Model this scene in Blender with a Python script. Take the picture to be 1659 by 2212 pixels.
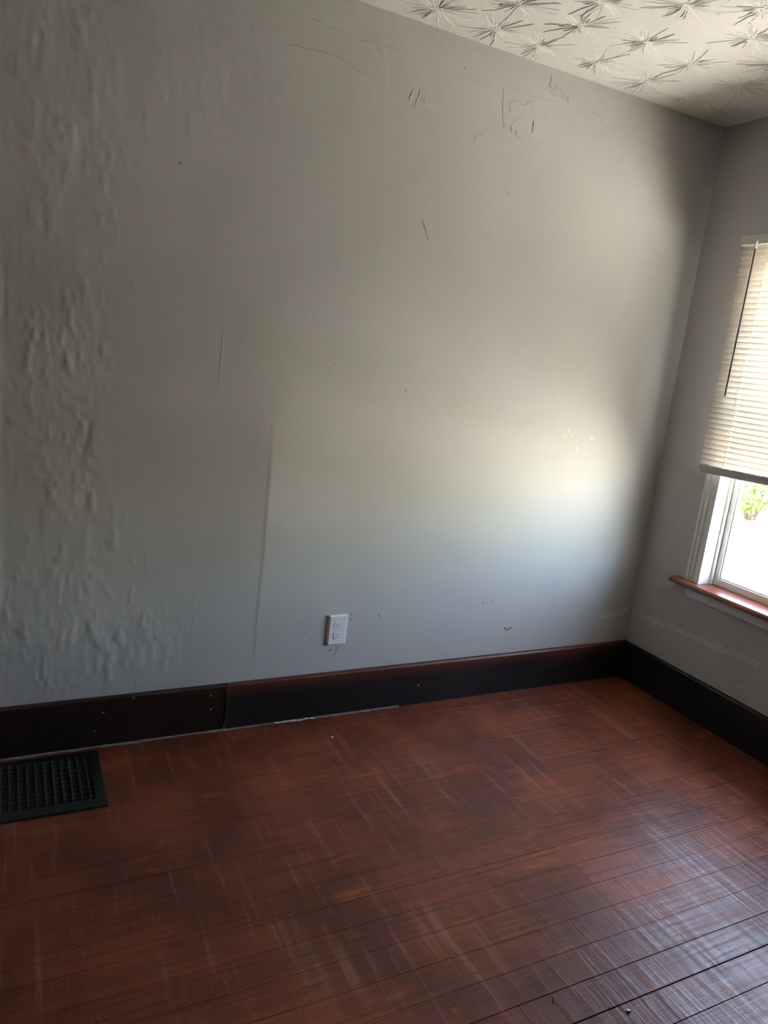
import bpy, bmesh, math, random
import numpy as np
from mathutils import Vector, Matrix

for _o in list(bpy.data.objects):
    bpy.data.objects.remove(_o)
sc = bpy.context.scene
col = sc.collection
random.seed(7)
rng = np.random.default_rng(11)

# ------------------------------------------------------------------ camera
# room frame: corner of the two walls at x=0, y=0; floor z=0; room is x<0, y<0
FPX = 1600.0
cam_d = bpy.data.cameras.new('camera')
cam = bpy.data.objects.new('camera', cam_d)
col.objects.link(cam)
cam_d.sensor_fit = 'VERTICAL'
cam_d.sensor_height = 22.12
cam_d.lens = FPX / 100.0
cam_d.clip_start = 0.02
_r = Vector((0.88994139, -0.44262656, 0.10993659))
_u = Vector((0.00137099, 0.24364465, 0.9698636))
_f = Vector((0.45607285, 0.86297104, -0.21743629))
cam.matrix_world = Matrix(((_r.x, _u.x, -_f.x, -2.59659),
                           (_r.y, _u.y, -_f.y, -2.35612),
                           (_r.z, _u.z, -_f.z, 1.38799),
                           (0, 0, 0, 1)))
sc.camera = cam

# ------------------------------------------------------------------ world, sun, exposure
SUN_EL, SUN_AZ = 55.0, 110.0        # sun stands off the end of the house, just behind its front wall
world = bpy.data.worlds.new('world')
sc.world = world
world.use_nodes = True
wn = world.node_tree
wn.nodes.clear()
sky = wn.nodes.new('ShaderNodeTexSky')
sky.sky_type = 'NISHITA'
sky.sun_disc = False
sky.sun_elevation = math.radians(SUN_EL)
sky.sun_rotation = math.radians(90 - SUN_AZ)
sky.altitude = 100
bg = wn.nodes.new('ShaderNodeBackground')
bg.inputs['Strength'].default_value = 1.12
wo = wn.nodes.new('ShaderNodeOutputWorld')
haze = wn.nodes.new('ShaderNodeMix')          # thin summer haze takes the edge off the blue
haze.data_type = 'RGBA'
haze.inputs['Factor'].default_value = 0.74
haze.inputs[7].default_value = (0.47, 0.46, 0.45, 1)
wn.links.new(sky.outputs[0], haze.inputs[6])
wn.links.new(haze.outputs[2], bg.inputs[0])
wn.links.new(bg.outputs[0], wo.inputs[0])

sun_d = bpy.data.lights.new('sun_offscreen', 'SUN')
sun_d.energy = 15.5
sun_d.angle = math.radians(0.6)
sun_d.color = (1.0, 0.93, 0.82)
sun = bpy.data.objects.new('sun_offscreen', sun_d)
col.objects.link(sun)
_sd = Vector((math.cos(math.radians(SUN_EL)) * math.cos(math.radians(SUN_AZ)),
              math.cos(math.radians(SUN_EL)) * math.sin(math.radians(SUN_AZ)),
              math.sin(math.radians(SUN_EL))))
sun.rotation_euler = _sd.to_track_quat('Z', 'Y').to_euler()

sc.view_settings.view_transform = 'Standard'
sc.view_settings.look = 'None'
sc.view_settings.gamma = 1.0
sc.view_settings.use_curve_mapping = False
sc.view_settings.exposure = 3.62
cy = sc.cycles
cy.use_denoising = True
cy.max_bounces = 12
cy.diffuse_bounces = 4
cy.transmission_bounces = 8
cy.transparent_max_bounces = 16
cy.sample_clamp_indirect = 0.0
cy.caustics_reflective = False
cy.caustics_refractive = False
cy.use_adaptive_sampling = True
cy.adaptive_threshold = 0.02
cy.time_limit = 1150

# ------------------------------------------------------------------ node helpers
class NT:
    def __init__(self, name):
        self.m = bpy.data.materials.new(name)
        self.m.use_nodes = True
        self.t = self.m.node_tree
        self.t.nodes.clear()
        self.out = self.t.nodes.new('ShaderNodeOutputMaterial')

    def put(self, sock, v):
        if isinstance(v, bpy.types.NodeSocket):
            self.t.links.new(v, sock)
        elif v is not None:
            if hasattr(sock.default_value, '__len__') and not hasattr(v, '__len__'):
                v = [v] * len(sock.default_value)
            if hasattr(sock.default_value, '__len__') and len(sock.default_value) == 4 and len(v) == 3:
                v = (*v, 1)
            sock.default_value = v

    def n(self, typ, ins=None, **props):
        nd = self.t.nodes.new('ShaderNode' + typ)
        for k, v in props.items():
            setattr(nd, k, v)
        for k, v in (ins or {}).items():
            self.put(nd.inputs[k], v)
        return nd

    def pos(self):
        return self.n('NewGeometry').outputs['Position']

    def scale(self, vec, s, off=(0, 0, 0)):
        return self.n('Mapping', {'Vector': vec, 'Scale': s, 'Location': off}).outputs[0]

    def noise(self, vec, s=1.0, detail=4, rough=0.5, dist=0.0):
        return self.n('TexNoise', {'Vector': vec, 'Scale': s, 'Detail': detail, 'Roughness': rough, 'Distortion': dist}).outputs[0]

    def ramp(self, f, a, b, lo=0.0, hi=1.0):
        return self.n('MapRange', {'Value': f, 'From Min': a, 'From Max': b, 'To Min': lo, 'To Max': hi}, interpolation_type='SMOOTHSTEP').outputs[0]

    def math(self, op, a, b=0.0):
        nd = self.n('Math', operation=op)
        self.put(nd.inputs[0], a)
        self.put(nd.inputs[1], b)
        return nd.outputs[0]

    def mix(self, f, a, b):
        nd = self.n('Mix', data_type='RGBA')
        self.put(nd.inputs['Factor'], f)
        self.put(nd.inputs[6], a)
        self.put(nd.inputs[7], b)
        return nd.outputs[2]

    def bump(self, h, dist=0.001, strength=1.0, normal=None):
        return self.n('Bump', {'Height': h, 'Distance': dist, 'Strength': strength, 'Normal': normal}).outputs[0]

    def principled(self, **k):
        return self.n('BsdfPrincipled', {a.replace('_', ' '): v for a, v in k.items()}).outputs[0]

    def done(self, shader):
        self.t.links.new(shader, self.out.inputs[0])
        return self.m


def simple(name, c, rough=0.5, var=0.12, scale=30, spec=0.5, metal=0.0, bump=0.0):
    t = NT(name)
    p = t.pos()
    nz = t.noise(p, scale, 4)
    c2 = tuple(x * (1 - var) for x in c)
    nrm = t.bump(t.noise(p, scale * 6, 3), bump) if bump else None
    return t.done(t.principled(Base_Color=t.mix(nz, c2, c), Roughness=rough, Specular_IOR_Level=spec, Metallic=metal, Normal=nrm))


WALL = (0.475, 0.464, 0.445)
M = {}


def wall_material(name):
    t = NT(name)
    p = t.pos()
    c = t.mix(t.ramp(t.noise(p, 1.6, 1), 0.35, 0.65), tuple(v * 0.97 for v in WALL), tuple(v * 1.03 for v in WALL))
    nrm = t.bump(t.noise(p, 240, 1, 0.6), 0.0004)       # fine roller stipple
    return t.done(t.principled(Base_Color=c, Roughness=0.55, Specular_IOR_Level=0.4, Normal=nrm))


def ceiling_material():
    t = NT('ceiling_paint')
    p = t.pos()
    c = t.mix(t.noise(p, 5, 1), (0.66, 0.64, 0.60), (0.72, 0.70, 0.67))
    nrm = t.bump(t.noise(t.scale(p, (35, 75, 1)), 1.0, 3, 0.65), 0.0018)
    return t.done(t.principled(Base_Color=c, Roughness=0.8, Specular_IOR_Level=0.2, Normal=nrm))


def floor_material():
    t = NT('worn_red_brown_floorboards')
    p = t.pos()
    info = t.n('ObjectInfo')
    rnd = info.outputs['Random']
    off = t.n('CombineXYZ', {0: t.math('MULTIPLY', rnd, 37.0), 1: t.math('MULTIPLY', rnd, 11.0)}).outputs[0]
    pl = t.n('VectorMath', {0: p, 1: off}, operation='ADD').outputs[0]
    grain = t.noise(t.scale(pl, (2.2, 95, 1)), 1.0, 4, 0.65, 0.3)
    blotch = t.noise(p, 2.6, 3, 0.6)
    wob = t.n('VectorMath', {0: p, 1: t.n('CombineXYZ', {0: t.math('MULTIPLY', blotch, 0.025)}).outputs[0]}, operation='ADD').outputs[0]
    cross = t.noise(t.scale(wob, (30, 1.5, 1)), 1.0, 3, 0.7)
    where = t.ramp(t.noise(t.scale(p, (1.6, 2.4, 1), (0.7, 1.9, 0)), 1.0, 2), 0.38, 0.56)
    base = t.mix(t.ramp(blotch, 0.32, 0.68), (0.115, 0.028, 0.013), (0.29, 0.070, 0.030))
    base = t.mix(t.math('MULTIPLY', rnd, 0.45), base, (0.120, 0.027, 0.015))
    # worn through to bare orange timber
    worn = t.ramp(t.noise(t.scale(pl, (3.2, 9.0, 1)), 1.0, 3, 0.65), 0.58, 0.74)
    base = t.mix(t.math('MULTIPLY', worn, 0.7), base, (0.42, 0.105, 0.022))
    base = t.mix(t.math('MULTIPLY', t.ramp(grain, 0.56, 0.34), 0.55), base, (0.045, 0.014, 0.008))
    # chalky scuffs that run across the boards
    scuff = t.math('MULTIPLY', t.ramp(cross, 0.53, 0.70), where)
    base = t.mix(t.math('MULTIPLY', scuff, 0.5), base, (0.34, 0.165, 0.125))
    # specks of dried paint and grit
    vor = t.n('TexVoronoi', {'Vector': p, 'Scale': 26.0, 'Randomness': 1.0})
    speck = t.math('MULTIPLY', t.ramp(vor.outputs['Distance'], 0.075, 0.04), t.ramp(blotch, 0.45, 0.58))
    base = t.mix(t.math('MULTIPLY', speck, 0.6), base, (0.40, 0.26, 0.18))
    rgh = t.math('ADD', 0.27, t.math('MULTIPLY', t.ramp(grain, 0.35, 0.65), 0.14))
    rgh = t.math('ADD', rgh, t.math('MULTIPLY', t.ramp(cross, 0.60, 0.40), 0.12))
    nrm = t.bump(t.math('ADD', grain, t.math('MULTIPLY', cross, 2.2)), 0.0011)
    return t.done(t.principled(Base_Color=base, Roughness=rgh, Specular_IOR_Level=0.42, Normal=nrm))


def board_material(name, dark, worn_c, amount, topz):
    t = NT(name)
    p = t.pos()
    g = t.noise(t.scale(p, (3, 3, 60)), 1.0, 5, 0.65, 0.5)
    xyz = t.n('SeparateXYZ', {0: p})
    c = t.mix(g, dark, tuple(v * 1.7 for v in dark))
    w = t.ramp(t.noise(t.scale(p, (2.0, 2.0, 14)), 1.0, 4, 0.6), 0.47, 0.70)
    edge = t.ramp(t.math('ADD', xyz.outputs[2], t.math('MULTIPLY', g, 0.05)), topz - 0.035, topz + 0.03)
    w = t.math('MULTIPLY', t.math('MAXIMUM', t.math('MULTIPLY', w, t.ramp(xyz.outputs[2], 0.05, 0.17)), edge), amount)
    c = t.mix(w, c, worn_c)
    return t.done(t.principled(Base_Color=c, Roughness=0.42, Specular_IOR_Level=0.4, Normal=t.bump(g, 0.0008)))


def stained_sill():
    t = NT('red_stained_timber')
    p = t.pos()
    g = t.noise(t.scale(p, (90, 4, 90)), 1.0, 5, 0.6, 0.4)
    c = t.mix(g, (0.13, 0.032, 0.016), (0.30, 0.085, 0.045))
    return t.done(t.principled(Base_Color=c, Roughness=0.28, Specular_IOR_Level=0.5, Normal=t.bump(g, 0.0004)))


def slat_material():
    t = NT('cream_vinyl_slat')
    p = t.pos()
    c = t.mix(t.noise(p, 12, 2), (0.66, 0.59, 0.51), (0.70, 0.635, 0.56))
    d = t.n('BsdfDiffuse', {'Color': c}).outputs[0]
    tr = t.n('BsdfTranslucent', {'Color': t.mix(0.5, c, (0.86, 0.74, 0.60))}).outputs[0]
    g = t.n('BsdfGlossy', {'Color': (1, 1, 1), 'Roughness': 0.35}).outputs[0]
    a = t.n('MixShader', {0: 0.11, 1: d, 2: tr}).outputs[0]
    return t.done(t.n('MixShader', {0: 0.05, 1: a, 2: g}).outputs[0])


def glass_material():
    t = NT('window_glass')
    facing = t.n('LayerWeight', {'Blend': 0.5}).outputs['Facing']
    fr = t.math('ADD', t.math('MULTIPLY', t.math('POWER', facing, 5.0), 0.9), 0.035)      # Schlick, same from both sides of the pane
    tr = t.n('BsdfTransparent', {'Color': (0.96, 0.975, 0.97)}).outputs[0]
    g = t.n('BsdfGlossy', {'Color': (1, 1, 1), 'Roughness': 0.02}).outputs[0]
    return t.done(t.n('MixShader', {0: fr, 1: tr, 2: g}).outputs[0])


def leaf_material():
    t = NT('garden_leaf')
    p = t.pos()
    c = t.mix(t.noise(p, 4.0, 3), (0.050, 0.105, 0.025), (0.16, 0.20, 0.06))
    d = t.n('BsdfDiffuse', {'Color': c}).outputs[0]
    tr = t.n('BsdfTranslucent', {'Color': c}).outputs[0]
    return t.done(t.n('MixShader', {0: 0.4, 1: d, 2: tr}).outputs[0])


M['wall_back'] = wall_material('grey_wall_paint_old_plaster')
M['wall'] = wall_material('grey_wall_paint')
M['ceiling'] = ceiling_material()
M['floor'] = floor_material()
M['subfloor'] = simple('dark_subfloor', (0.012, 0.007, 0.005), 0.9)
M['base_black'] = board_material('black_stained_baseboard', (0.0065, 0.006, 0.0065), (0.11, 0.026, 0.013), 0.8, 0.1734)
M['base_black_plain'] = board_material('black_stained_baseboard_side', (0.006, 0.006, 0.007), (0.02, 0.010, 0.007), 0.3, 0.1734)
M['base_brown'] = board_material('dark_brown_baseboard', (0.0085, 0.0045, 0.003), (0.030, 0.012, 0.006), 0.6, 0.1734)
M['white_trim'] = simple('white_trim_paint', (0.70, 0.70, 0.685), 0.4, 0.05, 20, bump=0.0003)
M['vinyl'] = simple('white_vinyl_sash', (0.74, 0.745, 0.73), 0.35, 0.04, 20)
M['sill'] = stained_sill()
M['slat'] = slat_material()
M['headrail'] = simple('white_metal_headrail', (0.62, 0.61, 0.62), 0.4, 0.05, 40)
M['rail'] = simple('cream_bottom_rail', (0.42, 0.40, 0.38), 0.35, 0.08, 40)
M['wand'] = simple('smoky_plastic_wand', (0.05, 0.05, 0.055), 0.2, 0.1, 60)
M['clear'] = simple('clear_plastic_hook', (0.7, 0.7, 0.7), 0.2, 0.05)
M['cord'] = simple('white_cord', (0.8, 0.78, 0.74), 0.8, 0.1, 200)
M['glass'] = glass_material()
M['plate'] = simple('white_outlet_plastic', (0.78, 0.78, 0.79), 0.3, 0.03, 40)
M['slot'] = simple('grey_outlet_slot', (0.28, 0.26, 0.27), 0.6, 0.1)
M['vent'] = simple('black_green_painted_iron', (0.006, 0.0095, 0.0095), 0.45, 0.5, 25, bump=0.0004)
M['vent_nub'] = simple('worn_iron_stud', (0.07, 0.072, 0.076), 0.4, 0.4, 60)
M['duct_shade'] = simple('painted_duct_shade', (0.004, 0.004, 0.004), 0.9)
M['caulk'] = simple('grey_dusty_caulk', (0.23, 0.20, 0.18), 0.9, 0.6, 30, bump=0.001)
M['nail'] = simple('pale_nail_head', (0.45, 0.38, 0.30), 0.5, 0.2, 100)
M['residue'] = simple('torn_paint_residue', (0.62, 0.61, 0.59), 0.8, 0.15, 90, bump=0.0006)
M['chip'] = simple('cream_bare_plaster', (0.66, 0.61, 0.49), 0.8, 0.1, 60)
M['ochre'] = simple('ochre_bare_patch', (0.26, 0.13, 0.035), 0.8, 0.3, 120)
M['scuff'] = simple('grey_scuff', (0.34, 0.34, 0.345), 0.7, 0.3, 120)
M['paintflake'] = simple('white_paint_flake', (0.75, 0.72, 0.70), 0.6, 0.1, 100)
M['splinter'] = simple('tan_wood_splinter', (0.38, 0.22, 0.13), 0.7, 0.3, 100)
M['rail_out'] = simple('pale_grey_porch_paint', (0.50, 0.53, 0.54), 0.6, 0.05, 20)
M['deck'] = simple('grey_porch_deck', (0.50, 0.47, 0.43), 0.7, 0.15, 10)
M['ground'] = simple('pale_driveway_concrete', (0.60, 0.56, 0.50), 0.9, 0.15, 2)
M['lawn'] = simple('sunlit_lawn', (0.30, 0.34, 0.16), 0.9, 0.3, 6)
M['leaf'] = leaf_material()
M['bark'] = simple('shrub_bark', (0.16, 0.11, 0.08), 0.9, 0.3, 30)


# ------------------------------------------------------------------ mesh helpers
class MB:
    def __init__(self):
        self.v, self.f = [], []

    def add(self, vs, fs):
        k = len(self.v)
        self.v += [tuple(v) for v in vs]
        self.f += [tuple(i + k for i in f) for f in fs]
        return self

    def box(self, x0, x1, y0, y1, z0, z1, bev=0.0):
        if bev <= 0:
            vs = [(x, y, z) for x in (x0, x1) for y in (y0, y1) for z in (z0, z1)]
            fs = [(0, 1, 3, 2), (4, 6, 7, 5), (0, 4, 5, 1), (2, 3, 7, 6), (0, 2, 6, 4), (1, 5, 7, 3)]
            return self.add(vs, fs)
        bm = bmesh.new()
        bmesh.ops.create_cube(bm, size=1.0)
        bmesh.ops.scale(bm, vec=(abs(x1 - x0), abs(y1 - y0), abs(z1 - z0)), verts=bm.verts)
        bmesh.ops.translate(bm, vec=((x0 + x1) / 2, (y0 + y1) / 2, (z0 + z1) / 2), verts=bm.verts)
        bmesh.ops.bevel(bm, geom=bm.edges[:], offset=bev, segments=2, affect='EDGES', profile=0.5)
        bm.verts.index_update()
        self.add([v.co[:] for v in bm.verts], [[v.index for v in f.verts] for f in bm.faces])
        bm.free()
        return self

    def prism(self, prof, a0, a1, axis):
        """closed profile swept along an axis; prof gives the other two coordinates in xyz order"""
        n = len(prof)
        vs = []
        for a in (a0, a1):
            for p in prof:
                q = list(p)
                q.insert(axis, a)
                vs.append(q)
        fs = [(i, (i + 1) % n, n + (i + 1) % n, n + i) for i in range(n)]
        fs += [tuple(range(n))[::-1], tuple(range(n, 2 * n))]
        return self.add(vs, fs)

    def tube(self, pts, r, seg=8):
        pts = [Vector(p) for p in pts]
        base = len(self.v)
        for i, p in enumerate(pts):
            d = (pts[min(i + 1, len(pts) - 1)] - pts[max(i - 1, 0)]).normalized()
            a = d.orthogonal().normalized()
            if i and a.dot(prev) < 0:
                a = -a
            prev = a
            b = d.cross(a)
            rr = r[i] if hasattr(r, '__len__') else r
            for k in range(seg):
                t = 2 * math.pi * k / seg
                self.v.append(tuple(p + a * rr * math.cos(t) + b * rr * math.sin(t)))
        for i in range(len(pts) - 1):
            for k in range(seg):
                q = base + i * seg
                self.f.append((q + k, q + (k + 1) % seg, q + seg + (k + 1) % seg, q + seg + k))
        self.f.append(tuple(base + k for k in range(seg))[::-1])
        self.f.append(tuple(base + (len(pts) - 1) * seg + k for k in range(seg)))
        return self

    def ridge(self, pts, w, h, fr):
        """tapered three-sided bead along 2d points on a plane; fr(u, v, n) -> xyz"""
        pts = [Vector((a[0], a[1])) for a in pts]
        base = len(self.v)
        n = len(pts)
        for i, p in enumerate(pts):
            d = (pts[min(i + 1, n - 1)] - pts[max(i - 1, 0)])
            d = d.normalized() if d.length > 0 else Vector((1, 0))
            s = Vector((-d.y, d.x))
            tpr = 0.25 + 0.75 * math.sin(math.pi * (0.12 + 0.76 * i / max(n - 1, 1)))
            tpr *= 0.75 + 0.5 * random.random()
            a, b = p + s * w * tpr / 2, p - s * w * tpr / 2
            self.v += [fr(a.x, a.y, -0.0002), fr(p.x, p.y, h * tpr), fr(b.x, b.y, -0.0002)]
        for i in range(n - 1):
            q = base + i * 3
            self.f += [(q, q + 1, q + 4, q + 3), (q + 1, q + 2, q + 5, q + 4)]
        return self

    def flake(self, u, v, ru, rv, fr, h=0.0004, n=7, rot=0.0):
        """a jagged thin flake lying on a plane"""
        base = len(self.v)
        ring = []
        for k in range(n):
            t = 2 * math.pi * k / n
            s = 0.6 + 0.7 * random.random()
            a, b = ru * s * math.cos(t), rv * s * math.sin(t)
            ring.append((u + a * math.cos(rot) - b * math.sin(rot), v + a * math.sin(rot) + b * math.cos(rot)))
        for a, b in ring:
            self.v.append(fr(a, b, -0.0003))
        for a, b in ring:
            self.v.append(fr(u + (a - u) * 0.9, v + (b - v) * 0.9, h))
        self.f += [(base + k, base + (k + 1) % n, base + n + (k + 1) % n, base + n + k) for k in range(n)]
        self.f.append(tuple(base + n + k for k in range(n)))
        return self

    def mesh(self, name, mat, smooth=False):
        me = bpy.data.meshes.new(name)
        me.from_pydata(self.v, [], self.f)
        me.validate()
        bm = bmesh.new()
        bm.from_mesh(me)
        bmesh.ops.recalc_face_normals(bm, faces=bm.faces)
        bm.to_mesh(me)
        bm.free()
        if mat:
            me.materials.append(mat)
        if smooth:
            for p in me.polygons:
                p.use_smooth = True
        return me

    def build(self, name, mat, parent=None, smooth=False):
        return link(name, self.mesh(name, mat, smooth), parent)


def link(name, data, parent=None):
    o = bpy.data.objects.new(name, data)
    col.objects.link(o)
    if parent:
        o.parent = parent
        o.matrix_parent_inverse = Matrix.Identity(4)
        if parent.type == 'EMPTY' or parent.location.length > 0:
            # parts are modelled in room coordinates
            o.matrix_parent_inverse = Matrix.Translation(parent.location).inverted()
    return o


def tag(o, label=None, cat=None, group=None, kind=None):
    for k, v in (('label', label), ('category', cat), ('group', group), ('kind', kind)):
        if v:
            o[k] = v
    return o


def thing(name, loc, label, cat, group=None):
    return tag(link_empty(name, loc), label, cat, group)


def link_empty(name, loc):
    o = bpy.data.objects.new(name, None)
    o.location = loc
    o.empty_display_size = 0.05
    col.objects.link(o)
    return o


H = 2.398
XL, YF = -4.3, -3.7           # far ends of the room behind the camera
OY0, OY1, OZ0, OZ1 = -0.333, -1.55, 0.545, 1.885   # window opening in the right wall

# ------------------------------------------------------------------ room shell
_GRID = {}


def vnoise(X, Z, sx, sz, seed):
    if seed not in _GRID:
        _GRID[seed] = np.random.default_rng(seed).random((1024, 512))
    g = _GRID[seed]
    a, b = (X * sx - 15 * sx) % 1023, (Z * sz) % 511
    i, j = a.astype(int), b.astype(int)
    fa, fb = a - i, b - j
    fa, fb = fa * fa * (3 - 2 * fa), fb * fb * (3 - 2 * fb)
    return (g[i, j] * (1 - fa) + g[i + 1, j] * fa) * (1 - fb) + (g[i, j + 1] * (1 - fa) + g[i + 1, j + 1] * fa) * fb - 0.5


def sstep(a, b, x):
    t = np.clip((x - a) / (b - a), 0, 1)
    return t * t * (3 - 2 * t)


SEAM = -1.80
def wall_off(x, z):
    """how far the old plaster of the back wall stands back from a true plane"""
    x, z = np.asarray(x, float), np.asarray(z, float)
    bw = 0.006 + 0.07 * sstep(0.9, 1.5, z)
    d = (SEAM - x) / bw
    lean = 0.12 * np.minimum(bw * (np.maximum(d, 0) + np.log1p(np.exp(-np.abs(d)))), 0.8) * sstep(0.25, 1.0, z) * (1 - 0.8 * sstep(1.35, 2.1, z))
    X, Z = x + 20.0, z + 3.0
    wav = 0.006 * vnoise(X, Z, 1.7, 1.3, 3) * sstep(0.0, 0.5, -x) * sstep(0.17, 0.6, z) * sstep(2.398, 2.2, z)
    # old trowelled plaster at the far end and in a band under the ceiling, smooth board elsewhere
    e1 = sstep(-2.12, -2.36, x + 0.30 * vnoise(X, Z, 4, 3, 5) + 0.12 * vnoise(X, Z, 11, 8, 6))
    e2 = 0.7 * sstep(2.46, 2.62, z - 0.26 * x + 0.45 * vnoise(X, Z, 5, 4, 7)) * sstep(-0.75, -1.4, x)
    rough = np.maximum(e1, e2) * sstep(0.17, 0.22, z)
    wx, wz = X + 0.030 * vnoise(X, Z, 9, 7, 12), Z + 0.05 * vnoise(X, Z, 8, 6, 13)
    lump = np.clip(vnoise(wx, wz, 34, 17, 8) + 0.8 * vnoise(wx, wz, 62, 33, 9) + 0.02, 0, 1)
    fine = np.clip(vnoise(wx, wz, 83, 47, 14), -0.2, 0.5) * np.clip(vnoise(X, Z, 6, 5, 15) + 0.2, 0, 1)
    lum = -rough * (0.0034 * lump + 0.0028 * fine)
    step = 0.0016 * sstep(SEAM + 0.004, SEAM - 0.010, x + 0.012 * vnoise(X, Z, 0.01, 3, 4)) * sstep(0.17, 0.3, z) * sstep(1.3, 0.9, z)
    return lean + wav + lum + step


def back_wall():
    xs = np.concatenate([np.linspace(XL, -2.8, 60)[:-1], np.linspace(-2.8, -1.5, 330)[:-1], np.linspace(-1.5, 0.0, 130)])
    nx, nz = len(xs), 420
    zs = np.linspace(0, H, nz)
    X, Z = np.meshgrid(xs, zs, indexing='ij')
    Y = wall_off(X, Z)
    V = np.stack([X, Y, Z], -1).reshape(-1, 3)
    idx = np.arange(nx * nz).reshape(nx, nz)
    F = np.stack([idx[:-1, :-1], idx[1:, :-1], idx[1:, 1:], idx[:-1, 1:]], -1).reshape(-1, 4)
    mb = MB()
    mb.v = [tuple(v) for v in V.tolist()]
    mb.f = [tuple(f) for f in F.tolist()]
    mb.box(XL - 0.2, 0.25, 0.16, 0.3, -0.2, H + 0.2)
    return mb.build('wall_back', M['wall_back'], None, True)


wall_back = tag(back_wall(), kind='structure')

mb = MB()
mb.box(0, 0.135, YF - 0.2, 0.25, -0.2, OZ0)
mb.box(0, 0.135, YF - 0.2, 0.25, OZ1, H + 0.2)
mb.box(0, 0.135, OY0, 0.25, OZ0, OZ1)
mb.box(0, 0.135, YF - 0.2, OY1, OZ0, OZ1)
wall_right = tag(mb.build('wall_right', M['wall']), kind='structure')
wall_left = tag(MB().box(XL - 0.16, XL, YF - 0.2, 0.25, -0.2, H + 0.2).build('wall_left', M['wall']), kind='structure')
mb = MB().box(XL - 0.2, 0.2, YF - 0.16, YF, -0.2, H + 0.2)
wall_front = tag(mb.build('wall_front', M['wall']), kind='structure')
ceiling = tag(MB().box(XL - 0.2, 0.2, YF - 0.2, 0.3, H, H + 0.25).build('ceiling', M['ceiling']), kind='structure')

# floor: sub-floor with every board its own piece
floor = tag(MB().box(XL, 0.0, YF, 0.0, -0.2, -0.021).build('floor', M['subfloor']), kind='structure')
PW = 0.0825


def plank_mesh(gap):
    g, c, d = gap / 2, 0.0004, 0.02
    prof = [(-PW / 2 + g, -d), (-PW / 2 + g, -c), (-PW / 2 + g + c, 0), (PW / 2 - g - c, 0), (PW / 2 - g, -c), (PW / 2 - g, -d)]
    return MB().prism(prof, 0, 1, 0).mesh('plank', M['floor'])


pm = {k: plank_mesh(k) for k in (0.0006, 0.0012, 0.0030)}
edge_y = 0.06825            # so that board joints fall on y = -0.675, -0.7575, ...
rows = int((-YF) / PW) + 2
pr = random.Random(4)
for k in range(rows):
    yc = edge_y - PW * (k + 0.5) - 0.0008
    if yc > 0.0 or yc < YF + 0.02:
        continue
    cuts = [XL]
    x = XL + pr.uniform(0.3, 1.6)
    while x < -0.35:
        cuts.append(x)
        x += pr.uniform(1.3, 2.8)
    if k in (2, 3):
        cuts = [c for c in cuts if abs(c + 2.28) > 0.5] + [-2.285]
        cuts.sort()
    cuts.append(0.0)
    wide = k in (17, 18)
    for a, b in zip(cuts[:-1], cuts[1:]):
        o = link('plank', pm[0.0030 if wide else pr.choice([0.0006, 0.0012, 0.0012])], floor)
        o.location = (a + 0.0004, yc, pr.uniform(-0.0002, 0.0))
        o.scale = (b - a - 0.0008, 1, 1)

# ------------------------------------------------------------------ ceiling: stamped plaster rosettes
def ceil_fr(u, v, n):
    return (u, v, -n)


def rosette_mesh(seed):
    random.seed(seed)
    m = MB()
    n = random.randint(30, 38)
    for i in range(n):
        a = 2 * math.pi * (i + random.uniform(-0.35, 0.35)) / n
        r0 = random.uniform(0.006, 0.03)
        r1 = random.choice((random.uniform(0.04, 0.08), random.uniform(0.08, 0.13)))
        pts = []
        bend = random.uniform(-0.18, 0.18)
        for j in range(6):
            s = j / 5
            r = r0 + (r1 - r0) * s
            t = a + bend * s + random.uniform(-0.03, 0.03)
            pts.append((r * math.cos(t), r * math.sin(t)))
        m.ridge(pts, random.uniform(0.0022, 0.0048), random.uniform(0.0012, 0.0034), ceil_fr)
    for i in range(8):
        a, r = random.uniform(0, 6.28), random.uniform(0.0, 0.02)
        m.flake(r * math.cos(a), r * math.sin(a), 0.007, 0.005, ceil_fr, 0.002, 6, a)
    return m.mesh('plaster_rosette', M['ceiling'])


ros = [rosette_mesh(100 + i) for i in range(7)]
random.seed(21)
seen = [(-1.428, -.113), (-1.213, -.12), (-1.037, -.114), (-1.259, -.309), (-1.037, -.319), (-.812, -.368), (-.811, -.143), (-.577, -.133),
        (-.582, -.339), (-.909, -.612), (-.613, -.593), (-.359, -.12), (-.331, -.333), (-.745, -.729), (-.400, -.530), (-1.093, -.478)]
spots = list(seen)
for j in range(9):
    for i in range(16):
        x, y = -0.14 - 0.222 * i + random.uniform(-.025, .025) + (0.1 if j % 2 else 0), -0.12 - 0.216 * j + random.uniform(-.025, .025)
        if x > -0.1:
            continue
        if all((x - a) ** 2 + (y - b) ** 2 > 0.155 ** 2 for a, b in spots):
            spots.append((x, y))
for i, (x, y) in enumerate(spots):
    o = link('plaster_rosette', ros[i % 7], ceiling)
    o.location = (x, y, H)
    o.rotation_euler.z = random.uniform(0, 6.28)

# ------------------------------------------------------------------ back wall: cracks, patches, marks
def back_fr(u, v, n):
    return (u, float(wall_off(u, v)) - n, v)


def side_fr(u, v, n):          # right wall: u = y, v = z
    return (-n, u, v)


def wobble(pts, n, amp):
    out = []
    for (a, b), (c, d) in zip(pts[:-1], pts[1:]):
        for k in range(n):
            t = k / n
            out.append((a + (c - a) * t + random.uniform(-amp, amp), b + (d - b) * t + random.uniform(-amp, amp)))
    return out + [pts[-1]]


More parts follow.
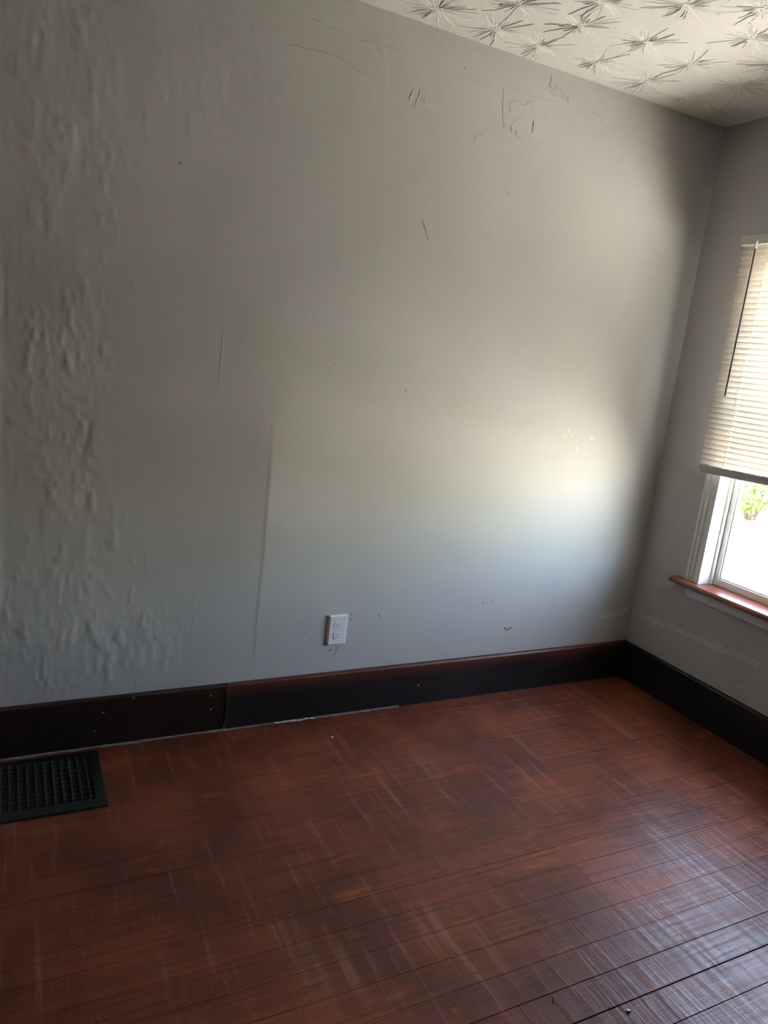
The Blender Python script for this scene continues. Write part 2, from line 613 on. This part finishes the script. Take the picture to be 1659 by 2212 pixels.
random.seed(5)
crack_lines = [
    ([(-1.86, 2.222), (-1.70, 2.232), (-1.60, 2.206), (-1.52, 2.202)], 0.004, 0.0018),
    ([(-1.85, 2.318), (-1.62, 2.296), (-1.40, 2.300), (-1.24, 2.281), (-1.16, 2.277)], 0.003, 0.0012),
    ([(-1.04, 2.300), (-0.94, 2.292), (-0.82, 2.296), (-0.66, 2.275), (-0.46, 2.262), (-0.20, 2.226), (-0.10, 2.20)], 0.003, 0.0013),
    ([(-0.66, 2.218), (-0.52, 2.208), (-0.36, 2.196), (-0.25, 2.176)], 0.003, 0.0010),
    ([(-1.01, 2.160), (-0.98, 2.148), (-0.93, 2.150)], 0.012, 0.005),
    ([(-1.075, 2.29), (-1.07, 2.22), (-1.055, 2.17), (-1.01, 2.16)], 0.009, 0.0024),
    ([(-0.98, 2.225), (-0.93, 2.230), (-0.88, 2.226)], 0.004, 0.0016),
    ([(-0.935, 2.215), (-0.935, 2.175)], 0.012, 0.007),
    ([(-1.16, 2.125), (-1.12, 2.125)], 0.005, 0.0022),
    ([(-1.165, 2.125), (-1.165, 2.10)], 0.005, 0.0022),
    ([(-0.885, 2.375), (-0.885, 2.335)], 0.006, 0.003),
    ([(-1.98, 1.42), (-1.98, 1.30), (-1.985, 1.18)], 0.004, 0.0012),
    ([(-2.02, 0.62), (-2.03, 0.45), (-2.025, 0.28)], 0.004, 0.0010),
]
for i in range(6):
    x = -0.862 + 0.012 * i
    crack_lines.append(([(x, 2.352 - .004 * i), (x + .003, 2.328 - .004 * i)], 0.009, 0.0035))
for i in range(3):
    x = -1.43 + 0.025 * i
    crack_lines.append(([(x + .012, 2.205), (x, 2.165)], 0.008, 0.0028))
for pts, w, h in crack_lines:
    MB().ridge(wobble(pts, 6, 0.0022), w, h * .85, back_fr).build('plaster_ridge', M['wall_back'], wall_back)

random.seed(77)
m = MB()
for u, v, a, b, h, r in ((-.99, 2.215, .075, .060, .0016, .1), (-.995, 2.185, .040, .030, .0030, .2), (-.90, 2.20, .060, .040, .0012, -.2), (-.84, 2.33, .045, .018, .0015, -.2),
                         (-1.36, 2.17, .05, .03, .0010, .2), (-.60, 2.30, .09, .014, .0010, -.1)):
    m.flake(u, v, a, b, back_fr, h, 18, r)
m.build('filler_patch', M['wall_back'], wall_back)
# patches of bare plaster by the window side
m = MB()
for u, v, a, b, r in ((-.545, 1.135, .011, .016, .3), (-.528, 1.118, .009, .010, .5), (-.497, 1.092, .006, .004, 0), (-.487, 1.065, .007, .013, .1),
                      (-.418, 1.110, .013, .009, .6), (-.44, 1.075, .008, .003, 0), (-.445, 1.045, .005, .003, 0), (-.56, 1.11, .012, .006, .2)):
    m.flake(u, v, a, b, back_fr, 0.0004, 9, r)
tag(m.build('bare_patch', M['chip'], wall_back), 'small cream chips where the grey paint has flaked off')
m = MB()
m.ridge([(-.720, .291), (-.710, .284), (-.699, .276)], 0.009, 0.0008, back_fr).ridge([(-.701, .276), (-.690, .284), (-.677, .292)], 0.008, 0.0008, back_fr)
tag(m.build('gouge', M['ochre'], wall_back), 'small ochre v-shaped gouge above the baseboard')
m = MB()
for u, v, a, b, r in ((-1.322, 1.795, .006, .022, .5), (-1.31, 1.775, .003, .020, .45), (-1.322, .388, .006, .006, 0), (-1.317, .378, .003, .008, 0), (-1.44, .40, .006, .004, 0), (-1.437, .378, .005, .006, 1),
                      (-1.636, .373, .005, .007, .2), (-1.618, .34, .002, .009, 0), (-1.348, .332, .0025, .0025, 0), (-1.487, .258, .003, .020, -.25), (-1.51, .262, .010, .005, .3),
                      (-.80, .42, .003, .014, -.6), (-.845, .41, .006, .006, 0), (-1.6, 1.31, .003, .004, 0), (-1.32, 1.24, .004, .005, 0), (-1.5, 1.17, .003, .003, 0), (-1.0, 1.96, .003, .006, 0),
                      (-1.73, 2.0, .003, .003, 0), (-2.14, 1.84, .006, .005, .2), (-1.24, 2.31, .004, .004, 0), (-1.555, 2.287, .004, .004, 0), (-.135, 2.235, .004, .004, 0)):
    m.flake(u, v, a, b, back_fr, 0.0004, 7, r)
tag(m.build('scuff_marks', M['scuff'], wall_back), 'faint grey scuff marks on the wall paint')

# strip of torn paint that runs round the corner
def strip(fr, line, w, n, seed):
    random.seed(seed)
    mm = MB()
    for i in range(n):
        t = random.random() * (len(line) - 1)
        k = min(int(t), len(line) - 2)
        s = t - k
        u = line[k][0] + (line[k + 1][0] - line[k][0]) * s
        v = line[k][1] + (line[k + 1][1] - line[k][1]) * s
        ww = w[k] + (w[k + 1] - w[k]) * s
        mm.flake(u, v + random.uniform(-ww, ww) * 0.8, random.uniform(.005, .015), random.uniform(.002, max(.0025, ww * 0.6)), fr, random.uniform(.0002, .0005), 9, random.uniform(-.5, .5))
    return mm


o = strip(back_fr, [(-.178, .302), (-.09, .311), (-.012, .318)], [.014, .015, .014], 60, 3).build('torn_paint_strip', M['residue'], wall_back)
tag(o, 'short pale strip of torn paint in the corner')
o = strip(back_fr, [(-.15, .262), (-.11, .258), (-.06, .27)], [.003, .004, .002], 10, 4).build('torn_paint_strip', M['residue'], wall_back)
o = strip(side_fr, [(-.012, .318), (-.07, .322), (-.13, .318), (-.21, .328), (-.30, .333), (-.37, .335), (-.45, .343), (-.56, .346), (-.66, .352), (-.80, .358), (-.95, .36)],
          [.011, .015, .014, .015, .013, .007, .016, .016, .014, .012, .010], 230, 9).build('torn_paint_strip', M['residue'], wall_right)
tag(o, 'long pale strip of torn paint under the window')
o = strip(side_fr, [(-.35, .372), (-.42, .366), (-.48, .362)], [.004, .005, .003], 12, 12).build('torn_paint_strip', M['residue'], wall_right)
o = strip(side_fr, [(-.60, .236), (-.63, .231), (-.67, .226), (-.72, .22)], [.003, .007, .003, .002], 14, 13).build('torn_paint_strip', M['residue'], wall_right)

# ------------------------------------------------------------------ baseboards
BH, BT = 0.1734, 0.02
bb = tag(link_empty('baseboard_back', (-2.0, 0, 0)), kind='structure')
JX = -1.903


def board(name, x0, x1, t, mat):
    prof = [(0.0, 0.0), (-t, 0.0), (-t, BH - 0.006), (-t + 0.005, BH), (0.0, BH)]
    return MB().prism(prof, x0, x1, 0).build(name, mat, bb)


tag(board('board', JX + 0.0015, -BT, BT, M['base_black']), 'near-black board with reddish worn top edge')
tag(board('board', XL, JX - 0.0015, BT - 0.003, M['base_brown']), 'dark brown board left of the joint')
for (x, z, r) in ((-2.216, .163, .0038), (-2.309, .123, .0032), (-1.957, .139, .0032), (-1.954, .087, .0035), (-1.118, .082, .004), (-2.335, .06, .0025)):
    yb = -BT + (0.003 if x < JX else 0)
    MB().tube([(x, yb + 0.002, z), (x, yb - 0.0006, z), (x, yb - 0.0012, z)], [r, r, r * 0.6], 10).build('nail', M['nail'], bb)


def caulk(fr, a, b, n, parent, name='caulk_line'):
    pts = [(a + (b - a) * i / n, random.uniform(-.0008, .0008)) for i in range(n + 1)]
    mm = MB()
    base = 0
    for i, (u, v) in enumerate(pts):
        w = random.uniform(0.002, 0.0075) if random.random() < 0.8 else 0.010
        mm.v += [fr(u, 0.001, 0.0045 + random.uniform(0, .002)), fr(u, -w * .5, 0.0032), fr(u, -w, 0.0003)]
    for i in range(n):
        q = i * 3
        mm.f += [(q, q + 1, q + 4, q + 3), (q + 1, q + 2, q + 5, q + 4)]
    return mm.build(name, M['caulk'], parent)


random.seed(8)
caulk(lambda u, v, n: (u, -BT + 0.003 + v, n), XL + .02, JX, 120, bb)
caulk(lambda u, v, n: (u, -BT + v, n), JX, -1.2, 70, bb)
m = MB()
for i in range(16):
    m.flake(-1.66 + random.gauss(0, .045), -BT - random.uniform(.001, .008), .009, .004, lambda u, v, n: (u, v, n + .003), .002, 7)
tag(m.build('plaster_dust', M['paintflake'], bb), 'white plaster dust along the foot of the board')

br = tag(link_empty('baseboard_right', (0, -1.8, 0)), kind='structure')
prof = [(0.0, 0.0), (-BT, 0.0), (-BT, BH - 0.006), (-BT + 0.005, BH), (0.0, BH)]
MB().prism([(p[0], p[1]) for p in prof], YF, -0.0, 1).build('board', M['base_black_plain'], br)
random.seed(18)
m = MB()
for i in range(9):
    m.flake(-BT - .002 - random.uniform(0, .006), -BT - .004 - random.uniform(0, .03), .008, .004, lambda u, v, n: (u, v, n + .001), .002, 7)
m.build('plaster_dust', M['caulk'], br)

# ------------------------------------------------------------------ windows in the right wall
SZ = 0.566                       # top of the stool
CX = -0.015                      # face of the casing
HZ = 1.940
JD = 0.132


def make_window(name, OY0, OY1):
    win = tag(link_empty(name, (0, (OY0 + OY1) / 2, OZ0)), kind='structure')


    def casing_profile(y_in, y_out):
        s = 1 if y_out > y_in else -1
        w = abs(y_out - y_in)
        pr_ = [(0, 0.0), (CX * .75, 0.0), (CX, 0.004), (CX, .016), (CX + .005, .020), (CX + .005, .026), (CX, .030), (CX, .038), (CX + .005, .042), (CX + .005, .048), (CX, .052), (CX, w - .004), (CX * .7, w), (0, w)]
        return [(a, y_in + s * b) for a, b in pr_]


    MB().prism(casing_profile(OY0 + .002, OY0 + .070), SZ, HZ - .055, 2).build('casing', M['white_trim'], win)
    MB().prism(casing_profile(OY1 - .002, OY1 - .068), SZ, HZ - .055, 2).build('casing', M['white_trim'], win)
    MB().prism([(0, HZ - .055), (CX, HZ - .055), (CX, HZ - .006), (CX * .8, HZ), (0, HZ)], OY1 - .068, OY0 + .070, 1).build('casing', M['white_trim'], win)
    # jamb liners
    MB().box(-.019, JD, OY0 - .006, OY0 + .004, SZ, OZ1, .0015).build('jamb', M['white_trim'], win)
    MB().box(-.019, JD, OY1 - .004, OY1 + .006, SZ, OZ1, .0015).build('jamb', M['white_trim'], win)
    MB().box(-.019, JD, OY1, OY0, OZ1 - .012, OZ1 + .004, .0015).build('jamb', M['white_trim'], win)
    # stool and apron
    prof = [(JD - .02, SZ - .022), (-.052, SZ - .022), (-.060, SZ - .016), (-.060, SZ - .008), (-.055, SZ), (JD - .02, SZ)]
    st = MB()
    st.prism([q for q in prof if q[0] < 0.0] + [(0.0, SZ), (0.0, SZ - .022)], OY0 + .111, OY1 - .111, 1)
    st.box(0.0, JD, OY0 + .0, OY1, SZ - .022, SZ)
    tag(st.build('stool', M['sill'], win), 'red-brown stained timber window sill')
    MB().prism([(0, .494), (-.010, .494), (-.015, .500), (-.015, SZ - .0225), (0, SZ - .0225)], OY1 - .055, OY0 + .050, 1).build('apron', M['white_trim'], win)


    def sash(x0, x1, z0, z1, fw, bead):
        ya, yb = OY0 - .0065, OY1 + .0065
        mm = MB()
        mm.box(x0, x1, ya - fw, ya, z0, z1, .002)
        mm.box(x0, x1, yb, yb + fw, z0, z1, .002)
        mm.box(x0, x1, yb + fw, ya - fw, z0, z0 + fw, .002)
        mm.box(x0, x1, yb + fw, ya - fw, z1 - fw, z1, .002)
        s = mm.build('sash', M['vinyl'], win)
        b = MB()
        g = bead
        for (y0, y1, za, zb) in ((ya - fw - g, ya - fw, z0 + fw, z1 - fw), (yb + fw, yb + fw + g, z0 + fw, z1 - fw), (yb + fw, ya - fw, z0 + fw, z0 + fw + g), (yb + fw, ya - fw, z1 - fw - g, z1 - fw)):
            b.box(x0 + .006, x1 - .006, y0, y1, za, zb, .001)
        b.build('glazing_bead', M['vinyl'], s)
        xg = (x0 + x1) / 2
        MB().box(xg - .002, xg + .002, yb + fw + .002, ya - fw - .002, z0 + fw + .002, z1 - fw - .002).build('glass_pane', M['glass'], s)


    sash(.060, .092, SZ + .001, 1.235, .030, .006)
    sash(.096, .128, 1.200, OZ1 - .013, .030, .006)
    # tracks beside the sashes
    for y0, y1 in ((OY0 - .016, OY0 - .006), (OY1 + .006, OY1 + .016)):
        MB().box(.046, .058, y0, y1, SZ, OZ1 - .013, .0015).build('stop', M['vinyl'], win)
    return win


make_window('window_1', OY0, OY1)

# ------------------------------------------------------------------ mini blind
BY0, BY1 = -0.265, OY1 - .10
BX = -0.068
blind = thing('window_blind', (BX, (BY0 + BY1) / 2, 1.03), 'cream mini blind with closed slats lowered halfway over the window', 'blind')
hr = MB()
hr.prism([(-.048, 1.912), (-.088, 1.912), (-.088, 1.916), (-.0905, 1.940), (-.0885, 1.944), (-.048, 1.944)], BY1, BY0, 1)
hr.build('headrail', M['headrail'], blind)
for yb in (BY0 - .012, BY1 + .012):
    MB().box(-.050, 0.0, yb - .011, yb + .011, 1.911, 1.946, .001).build('bracket', M['headrail'], blind)
HOLES = (-.385, (BY0 + BY1) / 2, BY1 + .124)


def slat_mesh(wid=.0262, crown=.0030, tilt=68):
    # across the slat: seven points on an arc; the inner edge is turned up
    us = [-1, -.66, -.38, 0, .38, .66, 1]
    ct, s_ = math.cos(math.radians(tilt)), math.sin(math.radians(tilt))
    ys = sorted({BY0, BY1} | {h + d for h in HOLES for d in (-.0034, .0034)}, reverse=True)
    vs, fs = [], []
    for y in ys:
        for u in us:
            a, b = -u * wid / 2, crown * (1 - u * u)     # a: towards the room is negative x
            vs.append((a * ct - b * s_ * -1.0, y, -a * s_ + b * ct) if False else (-u * wid / 2 * ct + b * s_, y, u * wid / 2 * s_ + b * ct))
    n = len(us)
    for i in range(len(ys) - 1):
        mid = (ys[i] + ys[i + 1]) / 2
        hole = any(abs(mid - h) < .003 for h in HOLES)
        for k in range(n - 1):
            if hole and k in (2, 3):
                continue
            fs.append((i * n + k, i * n + k + 1, (i + 1) * n + k + 1, (i + 1) * n + k))
    me = bpy.data.meshes.new('slat')
    me.from_pydata(vs, [], fs)
    me.materials.append(M['slat'])
    for p in me.polygons:
        p.use_smooth = True
    return me


slm = [slat_mesh(tilt=t) for t in (50, 54, 58, 61, 64, 67)]
random.seed(31)
PITCH = .0213
z = 1.902
nsl = 0
while z > 1.056:
    o = link('slat', slm[max(0, min(5, int((1.91 - z) / .83 * 5 + random.uniform(-.3, .9))))], blind)
    o.matrix_parent_inverse = Matrix.Identity(4)
    low = max(0, min(1, (1.26 - z) / .15))
    o.location = (random.uniform(-.0006, .0006), -(BY0 + BY1) / 2 + random.uniform(-.0012, .0012), z - 1.03)
    o.rotation_euler.x = random.uniform(-.0012, .0012) - .016 * low
    z -= PITCH * random.uniform(.96, 1.04) if z > 1.16 else PITCH * random.uniform(.82, 1.12)
    nsl += 1
# bottom rail: turned on edge, a little skewed
rl = MB()
c_, s_ = math.cos(math.radians(58)), math.sin(math.radians(58))
pr_ = []
for a, b in ((-.017, -.0045), (-.015, -.006), (.015, -.006), (.017, -.0045), (.017, .003), (.012, .006), (-.012, .006), (-.017, .003)):
    pr_.append((-a * c_ + b * s_, a * s_ + b * c_))
rl.prism(pr_, BY1 + (BY0 + BY1) * -.5, BY0 + .004 - (BY0 + BY1) * .5, 1)
ro = rl.build('bottom_rail', M['rail'], blind)
ro.matrix_parent_inverse = Matrix.Identity(4)
ro.location = (-.004, 0, .038)
ro.rotation_euler.x = -.030
cap = MB()
cap.prism([(a * 1.08, b * 1.08) for a, b in pr_], BY0 - (BY0 + BY1) * .5 - .012, BY0 - (BY0 + BY1) * .5 + .007, 1)
cap.build('end_cap', M['headrail'], ro).matrix_parent_inverse = Matrix.Identity(4)
for h in HOLES:
    MB().tube([(BX + .001, h, 1.926), (BX - .0, h, 1.5), (BX - .001, h, 1.075)], .0009, 6).build('lift_cord', M['cord'], blind)
    ld = MB()
    for dx in (-.012, .012):
        ld.tube([(BX + dx, h + .006, 1.925), (BX + dx, h + .006, 1.085)], .0005, 4)
    ld.build('ladder_string', M['cord'], blind)
wy = -.339
w = MB().tube([(-.094, wy, 1.896), (-.0935, wy, 1.62), (-.093, wy, 1.344)], .0032, 6).build('tilt_wand', M['wand'], blind)
MB().tube([(-.089, wy - .003, 1.922), (-.094, wy - .004, 1.924), (-.097, wy - .002, 1.918), (-.095, wy, 1.906), (-.094, wy, 1.894)], [.0035, .004, .0035, .004, .0042], 8).build('wand_hook', M['clear'], w, True)

# ------------------------------------------------------------------ wall outlet
OX, OZ = -1.4945, .3435
outlet = thing('wall_outlet', (OX, 0, OZ), 'white double power outlet with screw plate on the grey wall', 'outlet')
pw, ph, pt = .0375, .0585, .0115
base_y = float(wall_off(OX, OZ)) - .0005
m = MB()
v = []
for (dx, dz, dy) in ((pw, ph, 0), (pw, ph, .0065), (pw - .0045, ph - .0045, pt)):
    v += [(OX - dx, base_y - dy, OZ - dz), (OX + dx, base_y - dy, OZ - dz), (OX + dx, base_y - dy, OZ + dz), (OX - dx, base_y - dy, OZ + dz)]
f = [(0, 1, 2, 3), (8, 9, 10, 11)]
for L in (0, 4):
    f += [(L + k, L + (k + 1) % 4, L + 4 + (k + 1) % 4, L + 4 + k) for k in range(4)]
m.add(v, f)
m.build('cover_plate', M['plate'], outlet)
fy = base_y - pt
for s in (1, -1):
    cz = OZ + s * .0195
    ring = []
    for k in range(24):
        t = 2 * math.pi * k / 24
        ring.append((OX + .0172 * math.cos(t), max(-.0135, min(.0135, .0172 * math.sin(t))) + cz))
    rc = MB()
    vs = [(a, fy + .001, b) for a, b in ring] + [(a, fy - .0018, b) for a, b in ring]
    rc.add(vs, [(k, (k + 1) % 24, 24 + (k + 1) % 24, 24 + k) for k in range(24)] + [tuple(range(24, 48))])
    r_ = rc.build('receptacle', M['plate'], outlet)
    for dx, hh in ((-.0062, .0042), (.0062, .0034)):
        MB().box(OX + dx - .0011, OX + dx + .0011, fy - .0021, fy - .001, cz + .003 - hh, cz + .003 + hh).build('slot', M['slot'], r_)
    MB().tube([(OX, fy - .001, cz - .0075), (OX, fy - .0021, cz - .0075)], .0024, 12).build('ground_hole', M['slot'], r_)
sw = MB().tube([(OX, fy + .001, OZ), (OX, fy - .0008, OZ), (OX, fy - .0014, OZ)], [.0032, .0032, .002], 14).build('screw', M['plate'], outlet)
MB().box(OX - .0026, OX + .0026, fy - .0017, fy - .001, OZ - .0004, OZ + .0004).build('slot', M['slot'], sw)

# ------------------------------------------------------------------ floor register
VX1, VX0, VY1, VY0 = -2.328, -2.80, -.045, -.350
reg = thing('floor_register', ((VX0 + VX1) / 2, (VY0 + VY1) / 2, 0), 'black iron floor register with square grid beside the baseboard', 'floor vent')
fw = .030
m = MB()
zt = .0075
for (a, b, c, d) in ((VX0, VX1, VY0, VY0 + fw + .012), (VX0, VX1, VY1 - fw * .7, VY1), (VX0, VX0 + fw, VY0 + fw + .012, VY1 - fw * .7), (VX1 - fw, VX1, VY0 + fw + .012, VY1 - fw * .7)):
    m.box(a, b, c, d, .0002, zt, .0018)
m.build('frame', M['vent'], reg)
MB().box(VX0 + .004, VX1 - .004, VY0 + .004, VY1 - .004, .0001, .0016).build('duct_shade_sheet', M['duct_shade'], reg)  # black sheet laid on the boards, its colour paints the dark of a duct
gx0, gx1, gy0, gy1 = VX0 + fw, VX1 - fw, VY0 + fw + .012, VY1 - fw * .7
P = .0238
nx = int((gx1 - gx0) / P)
ny = int((gy1 - gy0) / P)
xs = [gx1 - P * (i + .55) for i in range(nx)]
ys = [gy1 - P * (i + .5) for i in range(ny)]
bm_x = MB().prism([(-.0022, .0016), (-.0014, .0058), (.0014, .0058), (.0022, .0016)], gx0, gx1, 0).mesh('bar', M['vent'])
bm_y = MB().prism([(-.0022, .0016), (-.0014, .0054), (.0014, .0054), (.0022, .0016)], gy0, gy1, 1).mesh('bar', M['vent'])
for y in ys:
    o = link('bar', bm_x, reg)
    o.matrix_parent_inverse = Matrix.Identity(4)
    o.location = (-(VX0 + VX1) / 2, y - (VY0 + VY1) / 2, 0)
for x in xs:
    o = link('bar', bm_y, reg)
    o.matrix_parent_inverse = Matrix.Identity(4)
    o.location = (x - (VX0 + VX1) / 2, -(VY0 + VY1) / 2, 0)
m = MB()
for x in xs:
    for y in ys:
        r = .0036
        m.add([(x - r, y - r, .0052), (x + r, y - r, .0052), (x + r, y + r, .0052), (x - r, y + r, .0052), (x, y, .0088)], [(0, 1, 4), (1, 2, 4), (2, 3, 4), (3, 0, 4)])
tag(m.build('stud', M['vent_nub'], reg), 'tiny raised studs on the grid crossings', kind='stuff')
MB().tube([(-2.357, -.311, zt - .001), (-2.357, -.311, zt + .0012), (-2.357, -.311, zt + .0022)], [.0042, .0042, .0025], 12).build('screw', M['vent_nub'], reg)

# ------------------------------------------------------------------ bits lying on the floor
def crumb(name, x, y, ln, wd, hh, rot, mat, label, cat):
    random.seed(int(abs(x * 1000)))
    mm = MB()
    n = 8
    top, bot = [], []
    for k in range(n):
        t = 2 * math.pi * k / n
        s = .75 + .5 * random.random()
        a, b = ln / 2 * math.cos(t) * s, wd / 2 * math.sin(t) * s
        X, Y = x + a * math.cos(rot) - b * math.sin(rot), y + a * math.sin(rot) + b * math.cos(rot)
        curl = hh * (.35 + .65 * (k / n))
        bot.append((X, Y, .0001))
        top.append((x + (X - x) * .85, y + (Y - y) * .85, curl + .0004))
    mm.add(bot + top, [tuple(range(n)), tuple(range(n, 2 * n))] + [(k, (k + 1) % n, n + (k + 1) % n, n + k) for k in range(n)])
    tag(mm.build(name, mat), label, cat)


crumb('paint_flake', -1.351, -1.438, .013, .007, .005, -.5, M['paintflake'], 'curled white paint flake beside an open floorboard joint', 'paint flake')
crumb('wood_splinter', -1.498, -1.354, .020, .0025, .003, 1.0, M['splinter'], 'thin pale wood splinter lying across a floorboard', 'splinter')
crumb('wood_chip', -2.066, -.893, .014, .005, .004, -.8, M['splinter'], 'small tan wood chip on the dark worn floorboards', 'wood chip')
crumb('paint_flake', -1.545, -.166, .016, .007, .002, .7, M['paintflake'], 'white paint flake on the floor near the baseboard', 'paint flake')
crumb('wood_splinter', -1.62, -.618, .034, .004, .0015, .25, M['splinter'], 'long pale sliver of wood lying along a floorboard', 'splinter')
crumb('dirt_crumb', -2.14, -.665, .008, .005, .003, .2, M['bark'], 'small dark crumb of dirt on the floorboards', 'crumb')

# ------------------------------------------------------------------ outdoors
GZ = -1.0
tag(MB().box(-40, 60, -40, 50, GZ - .2, GZ).build('ground', M['ground']), kind='structure')
tag(MB().box(8.4, 10.9, -40, 50, GZ, GZ + .03).build('lawn', M['lawn']), kind='structure')
deck = tag(link_empty('porch_deck', (1.2, 0, -.45)), kind='structure')
dm = MB().box(.17, 2.3, -.066, .066, -.03, 0, .003).mesh('deck_board', M['deck'])
for i in range(34):
    o = link('deck_board', dm, deck)
    o.matrix_parent_inverse = Matrix.Identity(4)
    o.location = (-1.2, -2.2 + .14 * i, 0)
RX = 2.1
rail = thing('porch_railing', (RX, 1.0, -.45), 'pale grey porch railing with square balusters outside the window', 'railing')
MB().box(RX - .045, RX + .045, -2.2, 2.5, .386, .448, .006).build('top_rail', M['rail_out'], rail)
MB().box(RX - .03, RX + .03, -2.2, 2.5, -.36, -.30, .004).build('bottom_rail', M['rail_out'], rail)
bal = MB().box(RX - .018, RX + .018, -.018, .018, -.31, .392, .003).mesh('baluster', M['rail_out'])
y = 1.0185 - .125 * 25
while y < 2.5:
    o = link('baluster', bal, rail)
    o.matrix_parent_inverse = Matrix.Identity(4)
    o.location = (-RX, y - 1.0, .45)
    y += .125
for yy in (-2.2, 2.5):
    MB().box(RX - .05, RX + .05, yy - .05, yy + .05, -.45, .55, .006).build('post', M['rail_out'], rail)


def shrub(x, y, rx, h, nleaf, seed, label, group):
    rs = np.random.default_rng(seed)
    t = thing('garden_shrub', (x, y, GZ), label, 'shrub', group)
    m = MB()
    for i in range(nleaf):
        d = rs.normal(size=3)
        d /= np.linalg.norm(d)
        r = rs.uniform(.55, 1.0) ** .6
        lump = 1 + .18 * math.sin(5 * d[0] + seed) * math.cos(4 * d[1])
        c = Vector((x + d[0] * rx * r * lump, y + d[1] * rx * r * lump, GZ + .12 + h * .5 + d[2] * h * .5 * r * lump))
        if c.z < GZ + .05:
            continue
        a = Vector(rs.normal(size=3)).normalized()
        b = a.orthogonal().normalized()
        L = rs.uniform(.05, .10)
        n = a.cross(b)
        m.add([c - a * L, c + b * L * .45 + n * L * .12, c + a * L, c - b * L * .45 + n * L * .12], [(0, 1, 2), (0, 2, 3)])
    tag(m.build('foliage', M['leaf'], t), kind='stuff')
    s = MB()
    for k in range(5):
        a = k * 1.26
        s.tube([(x + .05 * math.cos(a), y + .05 * math.sin(a), GZ), (x + .3 * rx * math.cos(a), y + .3 * rx * math.sin(a), GZ + h * .4), (x + .5 * rx * math.cos(a), y + .5 * rx * math.sin(a), GZ + h * .75)], [.03, .02, .01], 6)
    s.build('stem', M['bark'], t)


for i, (x, y, rx, h) in enumerate(((9.7, 1.7, .92, 1.5), (9.4, 4.05, .95, 1.4), (9.6, 6.4, .95, 1.5), (9.5, 8.75, .95, 1.4), (9.8, 11.1, .95, 1.6))):
    shrub(x, y, rx, h, 1500, 40 + i, 'sunlit green shrub beyond the porch railing', 'shrubs along the lawn edge')
